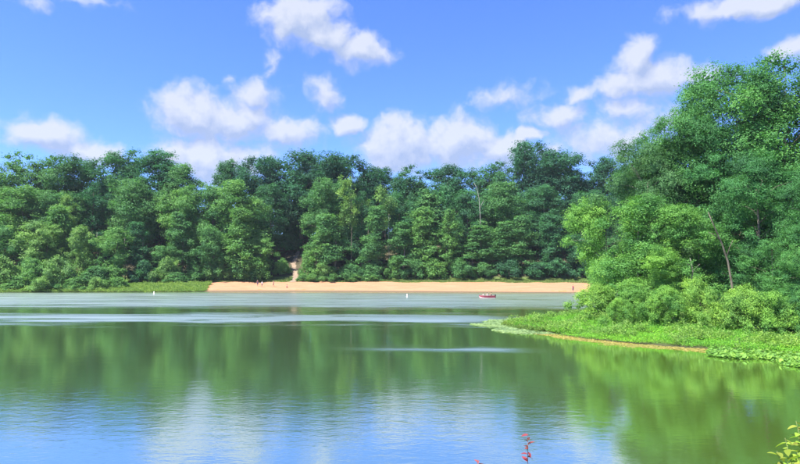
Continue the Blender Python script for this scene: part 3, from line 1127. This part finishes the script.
# larger lily pads standing out of the water near the right edge
kx, ky = scatter(rng, 40000, (16, 27, 27, 38), lambda x, y: (lambda d: (d < 0.4) & (d > -3.4 + .9 * wob(x, y, 1.1)) & (x - 0.62 * y > -3.4))(lake_sd(x, y)))
kx, ky = kx[:4200], ky[:4200]
pads('lily_pads', rng, kx, ky, .03, .20, .10, (0.14, 0.28, 0.05), 'crowded round green lily pads at the water edge, right side', .35)

# grass along the far left bank and behind the beach
kx, ky = scatter(rng, 90000, (-118, -44, 134, 156), lambda x, y: (lambda d: (d > 0.1) & (d < np.where(x < -70, 2.6, 13)))(lake_sd(x, y)) & ~beach_keep(x, y))
kx, ky = kx[:11000], ky[:11000]
cover('bank_grass', rng, kx, ky, height(kx, ky), 1.25, 6, .22, .32, (0.18, 0.28, 0.06), 'light green grass and reeds on the far left bank', 'grass', 1.1, .25, .2)
kx, ky = scatter(rng, 90000, (-52, 70, 140, 168), lambda x, y: (lambda d: (d > 17) & (d < 22.5))(beach_d(x, y)) & ~beach_keep(x, y) & (np.abs(x - path_center(y)) > 1.3))
kx, ky = kx[:6000], ky[:6000]
cover('verge_grass', rng, kx, ky, height(kx, ky), .5, 6, .25, .3, (0.16, 0.21, 0.06), 'strip of grass between the beach and the wood', 'grass', .9, .35)

# ------------------------------------------------------------------ people
M_SKIN = plain('skin', (0.42, 0.24, 0.16), .55, .4)
M_HAIR = plain('hair', (0.03, 0.022, 0.016), .5, .4)
CL = {}


def cloth(c):
    if c not in CL:
        CL[c] = noisy_material('cloth', tuple(k * .8 for k in c), c, 14.0, .85, .3)
    return CL[c]


def body_mesh(pose, stature):
    """one continuous skinned figure, facing -Y; pose gives joint positions for a 1.75 m person"""
    J = dict(pelvis=(0, 0, .96), belly=(0, 0, 1.1), chest=(0, 0, 1.3), neck0=(0, 0, 1.46), neck=(0, -.01, 1.53), head0=(0, -.02, 1.6), head=(0, -.02, 1.68))
    rad = dict(pelvis=(.155, .115), belly=(.135, .10), chest=(.165, .115), neck0=(.09, .075), neck=(.052, .055), head0=(.07, .085), head=(.075, .092))
    for s, n in ((-1, 'l'), (1, 'r')):
        J.update({f'sh{n}': (s * .18, 0, 1.42), f'el{n}': (s * .25, .02, 1.14), f'wr{n}': (s * .27, -.05, .89), f'ha{n}': (s * .272, -.07, .82),
                  f'hip{n}': (s * .09, 0, .9), f'kn{n}': (s * .10, -.02, .5), f'an{n}': (s * .105, .02, .09), f'to{n}': (s * .115, -.14, .03)})
        rad.update({f'sh{n}': (.062, .062), f'el{n}': (.043, .043), f'wr{n}': (.028, .03), f'ha{n}': (.04, .022),
                    f'hip{n}': (.092, .095), f'kn{n}': (.058, .06), f'an{n}': (.038, .042), f'to{n}': (.042, .026)})
    J.update(pose)
    E = [('pelvis', 'belly'), ('belly', 'chest'), ('chest', 'neck0'), ('neck0', 'neck'), ('neck', 'head0'), ('head0', 'head')]
    for n in 'lr':
        E += [('chest', f'sh{n}'), (f'sh{n}', f'el{n}'), (f'el{n}', f'wr{n}'), (f'wr{n}', f'ha{n}'), ('pelvis', f'hip{n}'), (f'hip{n}', f'kn{n}'),
              (f'kn{n}', f'an{n}'), (f'an{n}', f'to{n}')]
        a, b = Vector(J[f'wr{n}']), Vector(J[f'ha{n}'])
        d = (b - a).normalized()
        side = Vector((1, 0, 0)) if abs(d.x) < .8 else Vector((0, 1, 0))
        for k in range(4):
            ln = (.055, .07, .065, .048)[k]
            p0 = b + side * (k - 1.5) * .021 + d * .018
            p1 = p0 + d * ln + Vector((0, -.012, 0))
            J[f'f{n}{k}a'], J[f'f{n}{k}b'] = p0, p1
            rad[f'f{n}{k}a'] = (.009, .009); rad[f'f{n}{k}b'] = (.007, .007)
            E += [(f'ha{n}', f'f{n}{k}a'), (f'f{n}{k}a', f'f{n}{k}b')]
        p0 = a.lerp(b, .5) + Vector((0, -.035, 0)) + d * .02
        J[f't{n}'] = p0 + d * .035 + Vector((0, -.015, 0)); rad[f't{n}'] = (.009, .009)
        E += [(f'wr{n}', f't{n}')]
    keys = list(J)
    me = bpy.data.meshes.new('body')
    me.from_pydata([tuple(J[k]) for k in keys], [(keys.index(a), keys.index(b)) for a, b in E], [])
    ob = bpy.data.objects.new('tmp', me)
    COL.objects.link(ob)
    md = ob.modifiers.new('s', 'SKIN')
    md.use_smooth_shade = True
    for k, v in zip(keys, me.skin_vertices[0].data):
        v.radius = rad[k]
        v.use_root = (k == 'pelvis')
    ob.modifiers.new('d', 'SUBSURF').levels = 1
    dg = bpy.context.evaluated_depsgraph_get()
    out = bpy.data.meshes.new_from_object(ob.evaluated_get(dg))
    bpy.data.objects.remove(ob)
    bpy.data.meshes.remove(me)
    s = stature / 1.75
    co = np.empty(len(out.vertices) * 3, np.float32)
    out.vertices.foreach_get('co', co)
    co = co.reshape(-1, 3) * s
    out.vertices.foreach_set('co', co.ravel())
    return out, {k: Vector(v) * s for k, v in J.items()}, s


def seg_d(p, a, b):
    e = b - a
    t = max(0, min(1, (p - a).dot(e) / max(e.dot(e), 1e-9)))
    return (p - a - e * t).length, t


def person(loc, rz, stature, top, bottom, label, pose=None, hair_long=False, hat=None, shirtless=False):
    pose = pose or {}
    me, J, s = body_mesh(pose, stature)
    me.materials.clear()
    for mt in (M_SKIN, cloth(top), cloth(bottom), M_HAIR):
        me.materials.append(mt)
    segs = [('pelvis', 'belly', 2, 1), ('belly', 'chest', 1, 1), ('chest', 'neck0', 1, 1), ('neck0', 'neck', 0, 0), ('neck', 'head', 0, 0)]
    for n in 'lr':
        segs += [('chest', f'sh{n}', 1, 1), (f'sh{n}', f'el{n}', 1, 0), (f'el{n}', f'ha{n}', 0, 0), ('pelvis', f'hip{n}', 2, 2), (f'hip{n}', f'kn{n}', 2, 2),
                 (f'kn{n}', f'to{n}', 0, 0)]
    for f in me.polygons:
        c = f.center
        best = min(((seg_d(c, J[a], J[b]), m0, m1) for a, b, m0, m1 in segs), key=lambda q_: q_[0][0])
        mi = best[1] if best[0][1] < .6 else best[2]
        f.material_index = mi
    o = link('person', me, None, None, loc)
    o.rotation_euler = (0, 0, rz)
    tag(o, label, 'person')
    hd = J['head']
    mb = MB()
    mb.ball((hd.x, hd.y + .018 * s, hd.z + .035 * s), (.088 * s, .102 * s, .095 * s), 12, 8)
    if hair_long:
        mb.ball((hd.x, hd.y + .07 * s, hd.z - .1 * s), (.075 * s, .05 * s, .15 * s), 10, 7)
    mb.build('hair', M_HAIR if hat is None else cloth(hat), o)
    fb = MB()
    fb.ball((hd.x, hd.y - .10 * s, hd.z - .02 * s), (.013 * s, .02 * s, .022 * s), 6, 5)
    fb.build('nose', M_SKIN, o)
    for e in (-1, 1):
        fb = MB()
        fb.ball((hd.x + e * .082 * s, hd.y, hd.z - .01 * s), (.012 * s, .022 * s, .032 * s), 6, 5)
        fb.build('ear', M_SKIN, o)
    return o


def beach_point(px, d):
    Y = 150.0
    for _ in range(30):
        x = ray(px, 288).x * Y
        Y += (d - float(lake_sd(np.array([x]), np.array([Y]))[0])) * .6
    x = ray(px, 288).x * Y
    return (x, Y, hgt(x, Y) + .04)


WALK = dict(knl=(-.10, -.14, .51), anl=(-.10, -.12, .10), tol=(-.11, -.28, .05), knr=(.10, .03, .5), anr=(.10, .22, .12), tor=(.11, .10, .03),
            ell=(-.25, .12, 1.16), wrl=(-.26, .10, .91), hal=(-.262, .09, .84), elr=(.25, -.09, 1.16), wrr=(.25, -.22, .96), har=(.25, -.27, .91))
SIT = dict(pelvis=(0, 0, .16), belly=(0, .02, .30), chest=(0, .0, .50), neck0=(0, -.02, .66), neck=(0, -.03, .73), head0=(0, -.05, .80), head=(0, -.05, .88),
           hipl=(-.09, -.05, .14), hipr=(.09, -.05, .14), knl=(-.13, -.42, .40), knr=(.13, -.42, .40), anl=(-.12, -.60, .09), anr=(.12, -.60, .09),
           tol=(-.13, -.75, .03), tor=(.13, -.75, .03), shl=(-.18, 0, .62), shr=(.18, 0, .62), ell=(-.26, -.14, .42), elr=(.26, -.14, .42),
           wrl=(-.18, -.34, .42), wrr=(.18, -.34, .42), hal=(-.15, -.40, .43), har=(.15, -.40, .43))
PADDLE = dict(SIT)
PADDLE.update(knl=(-.13, -.45, .24), knr=(.13, -.45, .24), anl=(-.12, -.78, .08), anr=(.12, -.78, .08), tol=(-.13, -.86, .18), tor=(.13, -.86, .18),
              ell=(-.28, -.18, .48), elr=(.28, -.18, .48), wrl=(-.20, -.38, .50), wrr=(.20, -.38, .56), hal=(-.18, -.44, .52), har=(.18, -.44, .58))

person(beach_point(257.5, 7.5), R(40), 1.72, (.22, .10, .11), (.05, .06, .12), 'dark-haired person walking on the sand, leftmost of the three together', WALK)
person(beach_point(262, 6.2), R(-30), 1.6, (.62, .55, .58), (.16, .08, .12), 'person in a pale top standing in the middle of the three on the sand')
person(beach_point(273.5, 7.0), R(-75), 1.66, (.30, .12, .14), (.07, .06, .10), 'person striding on the sand, rightmost of the three together', WALK, True)
person(beach_point(287, 6.5), R(-10), 1.65, (.55, .22, .20), (.30, .12, .12), 'person in reddish clothes sitting on the sand below the sandy path', SIT)
person(beach_point(573, 0.6), R(20), 1.74, (.30, .05, .09), (.05, .06, .12), 'lone person in dark red standing at the water edge, right end of beach')

# ------------------------------------------------------------------ boat
M_RED = plain('red_paint', (.22, .028, .05), .35, .5)
M_WHITE = plain('white_paint', (.78, .78, .76), .4, .5)
M_DARK = plain('dark_plastic', (.03, .032, .035), .5, .5)
M_WOOD = noisy_material('seat_wood', (.22, .14, .08), (.33, .22, .13), 6, .7, .2)


def boat(loc, rz):
    root = empty('rowing_boat', loc, rz)
    L, W = 3.0, 1.05

    def sec(t, k, inset=0.0):
        """t along (-1..1, bow at -1), k around (-1..1)"""
        wd = W / 2 * (max(0.0, 1 - (max(0, -t)) ** 2.6) ** .75) * (1 - .14 * max(0, t) ** 2) - inset
        wd = max(wd, .015)
        sheer = .36 + .14 * max(0, -t) ** 2
        bot = -.12 + .22 * max(0, -t) ** 3 + inset
        a = abs(k)
        yy = math.copysign(wd * min(1, a * 1.35) ** .8, k) * (.84 + .16 * a)
        zz = bot + (sheer - bot) * max(0, (a - .45) / .55) ** 1.1
        return (t * L / 2, yy, zz)
    ts = [-1 + 2 * i / 16 for i in range(17)]
    ks = [-1 + 2 * i / 12 for i in range(13)]

    def shell(inset, mat, name):
        V = [sec(t, k, inset) for t in ts for k in ks]
        n = len(ks)
        Fs = [(i * n + j, i * n + j + 1, (i + 1) * n + j + 1, (i + 1) * n + j) for i in range(len(ts) - 1) for j in range(n - 1)]
        mb = MB()
        mb.add(V, Fs)
        mb.add([sec(1, k, inset) for k in ks], [tuple(range(n))])
        return mb.build(name, mat, root)
    shell(0, M_RED, 'hull')
    shell(.035, M_DARK, 'inner_hull')
    for s in (-1, 1):
        mb = MB()
        mb.tube([Vector(sec(t, s)) + Vector((0, 0, .015)) for t in ts], [.03] * len(ts), 6)
        mb.build('gunwale', M_RED, root)
        m3 = MB()
        m3.tube([Vector(sec(t, s * .62)) + Vector((0, s * .012, 0)) for t in ts], [.022] * len(ts), 6)
        m3.build('rub_strip', M_WHITE, root)
    for xx in (-.65, .08, .8):
        mb = MB()
        mb.box((xx, 0, .19), (.28, .9, .04))
        mb.build('seat', M_WOOD, root, smooth=False)
    m4 = MB()
    m4.box((L / 2 + .08, 0, .48), (.22, .24, .30)); m4.box((L / 2 + .10, 0, .1), (.10, .09, .6))
    mt = m4.build('outboard_motor', M_DARK, root, smooth=False)
    m5 = MB()
    m5.tube([(L / 2, 0, .5), (L / 2 - .4, .05, .55)], [.02, .025], 6)
    m5.build('tiller', M_DARK, mt)
    return tag(root, 'small red and white boat carrying three people, off the beach', 'boat')


bp_ = at(487, 297.3, 108)
bx, by = bp_.x, 108.0
boat((bx, by, .0), R(4))
for dx, c, lb, st in ((-.65, (.55, .55, .55), 'person in a white top sitting nearest the bow of the red boat', 1.5),
                      (.08, (.58, .56, .54), 'person in a white top sitting in the middle of the red boat', 1.58),
                      (.8, (.03, .035, .05), 'person in dark clothes sitting at the stern of the red boat', 1.66)):
    px_ = bx + dx * math.cos(R(4))
    py_ = by + dx * math.sin(R(4))
    person((px_, py_, .13), R(-86), st, c, (.04, .04, .06), lb, PADDLE)

# ------------------------------------------------------------------ buoys
M_BUOY = plain('buoy_white', (.80, .78, .72), .45, .5)
M_ORANGE = plain('buoy_band', (.75, .20, .05), .45, .5)
for px, py, lb in ((154, 294.2, 'white marker buoy afloat off the grassy left shore'), (407, 297.0, 'white marker buoy afloat off the middle of the beach')):
    Y = 5.0 / -ray(px, py).z
    x = ray(px, py).x * Y
    root = empty('marker_buoy', (x, Y, 0))
    root.scale = (.72, .72, .72)
    mb = MB()
    mb.lathe([(.03, -.35), (.17, -.28), (.20, .02), (.19, .12), (.125, .2), (.115, .72), (.09, .80), (.02, .83)], sides=16)
    mb.build('float', M_BUOY, root)
    mb = MB()
    mb.lathe([(.118, .46), (.124, .47), (.124, .55), (.118, .56)], sides=16)
    mb.build('band', M_ORANGE, root)
    mb = MB()
    mb.tube([(-.04, 0, .80), (-.04, 0, .88), (.04, 0, .88), (.04, 0, .80)], [.012] * 4, 6)
    mb.build('ring', M_DARK, root)
    tag(root, lb, 'buoy', 'marker buoys')

# ------------------------------------------------------------------ car and bins behind the right end of the beach
M_CAR = plain('car_paint', (.42, .50, .56), .25, .6, .3, .03)
M_GLASS = plain('car_glass', (.02, .025, .03), .05, .8)
M_TYRE = plain('tyre', (.02, .02, .02), .85, .2)
M_RIM = plain('rim', (.5, .5, .5), .3, .5, .8)
M_LAMP = plain('lamp', (.75, .75, .7), .2, .6)


def car(loc, rz):
    root = empty('parked_car', loc, rz)
    # side outline of the lower body and the cabin (x forward, z up)
    low = [(-2.15, .32), (-2.2, .62), (-2.1, .86), (-1.2, .93), (.75, .95), (1.75, .84), (2.15, .66), (2.2, .40), (2.1, .28)]
    cab = [(-1.75, .93), (-1.25, 1.38), (-.6, 1.47), (.15, 1.45), (.95, .94)]

    def extr(outline, w0, w1, z0, z1):
        mb = MB()
        n = len(outline)

        def wd(z):
            return w0 + (w1 - w0) * max(0, min(1, (z - z0) / (z1 - z0)))
        vs = [(x, -wd(z), z) for x, z in outline] + [(x, wd(z), z) for x, z in outline]
        fs = [tuple(range(n)), tuple(range(2 * n - 1, n - 1, -1))] + [(i, i + n, (i + 1) % n + n, (i + 1) % n) for i in range(n)]
        mb.add(vs, fs)
        return mb
    b = extr(low, .84, .88, .3, .9).build('body', M_CAR, root, smooth=False)
    md = b.modifiers.new('bevel', 'BEVEL'); md.width = .06; md.segments = 2
    b = extr(cab, .82, .62, .93, 1.45).build('cabin', M_CAR, root, smooth=False)
    md = b.modifiers.new('bevel', 'BEVEL'); md.width = .05; md.segments = 2
    for s in (-1, 1):
        for xs in ((-1.4, -1.15, -.45, -.45), (-.35, -.35, .12, .62)):
            mb = MB()
            z0, z1 = 1.0, 1.36
            y0, y1 = .812 * s, .672 * s
            mb.add([(xs[0], y0, z0), (xs[1], y1, z1), (xs[2], y1, z1), (xs[3], y0, z0)] +
                   [(xs[0], y0 - .03 * s, z0), (xs[1], y1 - .03 * s, z1), (xs[2], y1 - .03 * s, z1), (xs[3], y0 - .03 * s, z0)],
                   [(0, 1, 2, 3), (7, 6, 5, 4), (0, 4, 5, 1), (1, 5, 6, 2), (2, 6, 7, 3), (3, 7, 4, 0)])
            mb.build('window', M_GLASS, root, smooth=False)
        for xx in (-1.35, 1.38):
            w = MB()
            w.lathe([(.20, -.1), (.31, -.1), (.34, -.06), (.34, .06), (.31, .1), (.20, .1)], sides=20)
            wo = w.build('wheel', M_TYRE, root, (xx, s * .80, .34))
            wo.rotation_euler = (PI / 2, 0, 0)
            rm = MB()
            rm.lathe([(.05, -.105), (.20, -.09), (.21, .09), (.05, .105)], sides=20)
            rm.build('rim', M_RIM, wo)
        mb = MB()
        mb.ball((2.12, s * .62, .66), (.09, .17, .08), 8, 6)
        mb.build('headlight', M_LAMP, root)
    return tag(root, 'pale blue-grey car parked behind the right end of the beach', 'car')


yc = 147.0
xc = ray(609, 282).x * yc
car((xc, yc, hgt(xc, yc) + .02), R(6))
M_BIN = plain('bin_green', (.02, .03, .025), .5, .4)
for k, px in enumerate((600.8, 603.8)):
    x = ray(px, 282).x * 146.5
    root = empty('waste_bin', (x, 146.5, hgt(x, 146.5)))
    mb = MB()
    mb.lathe([(.26, 0), (.27, .03), (.31, .85), (.33, .86), (.33, .9)], sides=18)
    mb.build('barrel', M_BIN, root)
    mb = MB()
    mb.lathe([(.335, .905), (.335, .94), (.27, 1.03), (.12, 1.08), (.02, 1.09)], sides=18)
    mb.build('lid', M_BIN, root)
    tag(root, ('dark barrel bin behind the beach, farther of the two from the car', 'dark barrel bin behind the beach, next to the parked car')[k], 'bin', 'bins behind the beach')

# ------------------------------------------------------------------ plants on the near bank
M_LEAF_NEAR = leaf_material('leaf_near', None, .42)
M_RED_STEM = noisy_material('red_stem', (.12, .05, .035), (.2, .09, .06), 30, .7, .2)
M_GREEN_STEM = noisy_material('green_stem', (.10, .13, .04), (.17, .19, .07), 30, .7, .2)


def leaf_blade(name, L=1.0, W=.5):
    """pointed leaf blade, folded along the midrib and arched, unit length along +Y"""
    n = 6
    V, T, Fs = [], [], []
    for i in range(n + 1):
        t = i / n
        w = W / 2 * math.sin(PI * min(1, t * .96 + .03)) ** .8 * (1.15 - .5 * t)
        z = -.22 * t * t
        V += [(-w, t * L, z + .35 * w), (0, t * L, z), (w, t * L, z + .35 * w)]
    for i in range(n):
        a = i * 3
        Fs += [(a, a + 1, a + 4, a + 3), (a + 1, a + 2, a + 5, a + 4)]
    me = mesh_np(name, V, Fs, 4, {'tint': [.5] * len(Fs)}, smooth=True)
    me.materials.append(M_LEAF_NEAR)
    return me


LEAF_A = leaf_blade('leaf', 1, .52)
LEAF_B = leaf_blade('leaf', 1, .62)


def shoot(name, base, tip, leaves, col, label, cat, stem_mat, leaf_me, r0=.004, bend=.03, seed=1, stems=None):
    """a woody shoot with single leaves; leaves: (fraction along, size, azimuth, droop)"""
    rr = random.Random(seed)
    root = empty(name, base)
    stems = stems or [tip]
    for si, tp in enumerate(stems):
        tv = Vector(tp) - Vector(base)
        side = Vector((-tv.y, tv.x, 0)).normalized() if Vector((tv.x, tv.y, 0)).length > 1e-3 else Vector((1, 0, 0))
        path = [tv * (i / 8) + side * bend * math.sin(i / 8 * PI) + Vector((0, 0, bend * math.sin(i / 8 * PI))) for i in range(9)]
        mb = MB()
        mb.tube(path, [r0 * (1 - .75 * i / 8) for i in range(9)], 6)
        mb.build('stem', stem_mat, root)
        for (fr, size, az, droop) in leaves(rr, si):
            k = min(7, int(fr * 8))
            p = path[k].lerp(path[k + 1], fr * 8 - k)
            lf = link('leaf', leaf_me, None, root, p)
            lf.rotation_euler = (droop, rr.uniform(-.5, .5), az)
            s_ = size * rr.uniform(.85, 1.15)
            lf.scale = (s_, s_, s_)
            v = rr.uniform(.75, 1.3)
            lf.color = (col[0] * v, col[1] * v * rr.uniform(.8, 1.2), col[2] * v, 1)
    return tag(root, label, cat)


def red_leaves(n, f0, size):
    def fn(rr, si):
        return [(f0 + (1 - f0) * (i + .6) / n, size * (1.1 - .3 * i / n), i * 2.4 + rr.uniform(-.4, .4), rr.uniform(-.35, .7)) for i in range(n)]
    return fn


def bank_point(px, py, Y):
    p = at(px, py, Y)
    return (p.x, Y, hgt(p.x, Y) - .03), p


b_, p_ = bank_point(528, 434, 3.9)
shoot('red_shoot', (p_.x - .03, 3.9, b_[2]), p_, red_leaves(20, .80, .056), (.22, .05, .052), 'tallest shoot with red leaves rising at the bottom edge', 'sapling', M_RED_STEM, LEAF_A, .005, .02, 3)
b_, p_ = bank_point(478, 459.5, 3.7)
shoot('red_shoot', (p_.x + .02, 3.7, b_[2]), p_, red_leaves(10, .90, .045), (.24, .08, .08), 'low red-leaved shoot left of the tallest, just entering the view', 'sapling', M_RED_STEM, LEAF_A, .004, .02, 4)


def bush_leaves(rr, si):
    n = 26
    return [(.55 + .45 * (i + .5) / n, .088 * (1.1 - .35 * i / n), i * 2.4 + rr.uniform(-.5, .5), rr.uniform(-.5, .5)) for i in range(n)]


b_, p_ = bank_point(795, 470, 4.1)
tips = [at(px, py, Y) for px, py, Y in ((796, 421, 4.0), (801, 432, 4.2), (785, 438, 4.1), (777, 451, 4.0), (797, 452, 3.8), (812, 430, 4.1), (806, 448, 4.3), (788, 462, 4.3))]
shoot('leafy_sapling', (p_.x + .12, 4.1, b_[2]), None, bush_leaves, (.20, .26, .035), 'yellow-green leafy bush tip at the bottom right corner', 'bush', M_GREEN_STEM, LEAF_B, .006, .05, 7, tips)

# ------------------------------------------------------------------ thin haze, added to lift the dark gaps of the woods
def haze():
    m, t = new_mat('haze')
    v = t.new('ShaderNodeVolumePrincipled')
    v.inputs['Color'].default_value = (0.80, 0.90, 1.0, 1)
    v.inputs['Density'].default_value = 0.0001
    v.inputs['Anisotropy'].default_value = 0.0
    o = t.new('ShaderNodeOutputMaterial')
    t.l.new(v.outputs[0], o.inputs['Volume'])
    mb = MB()
    mb.box((0, 1600, 28), (6400, 5200, 64))
    tag(mb.build('haze', m, smooth=False), 'thin haze added over the lake and woods to lift dark gaps', 'haze', None, 'stuff')


haze()
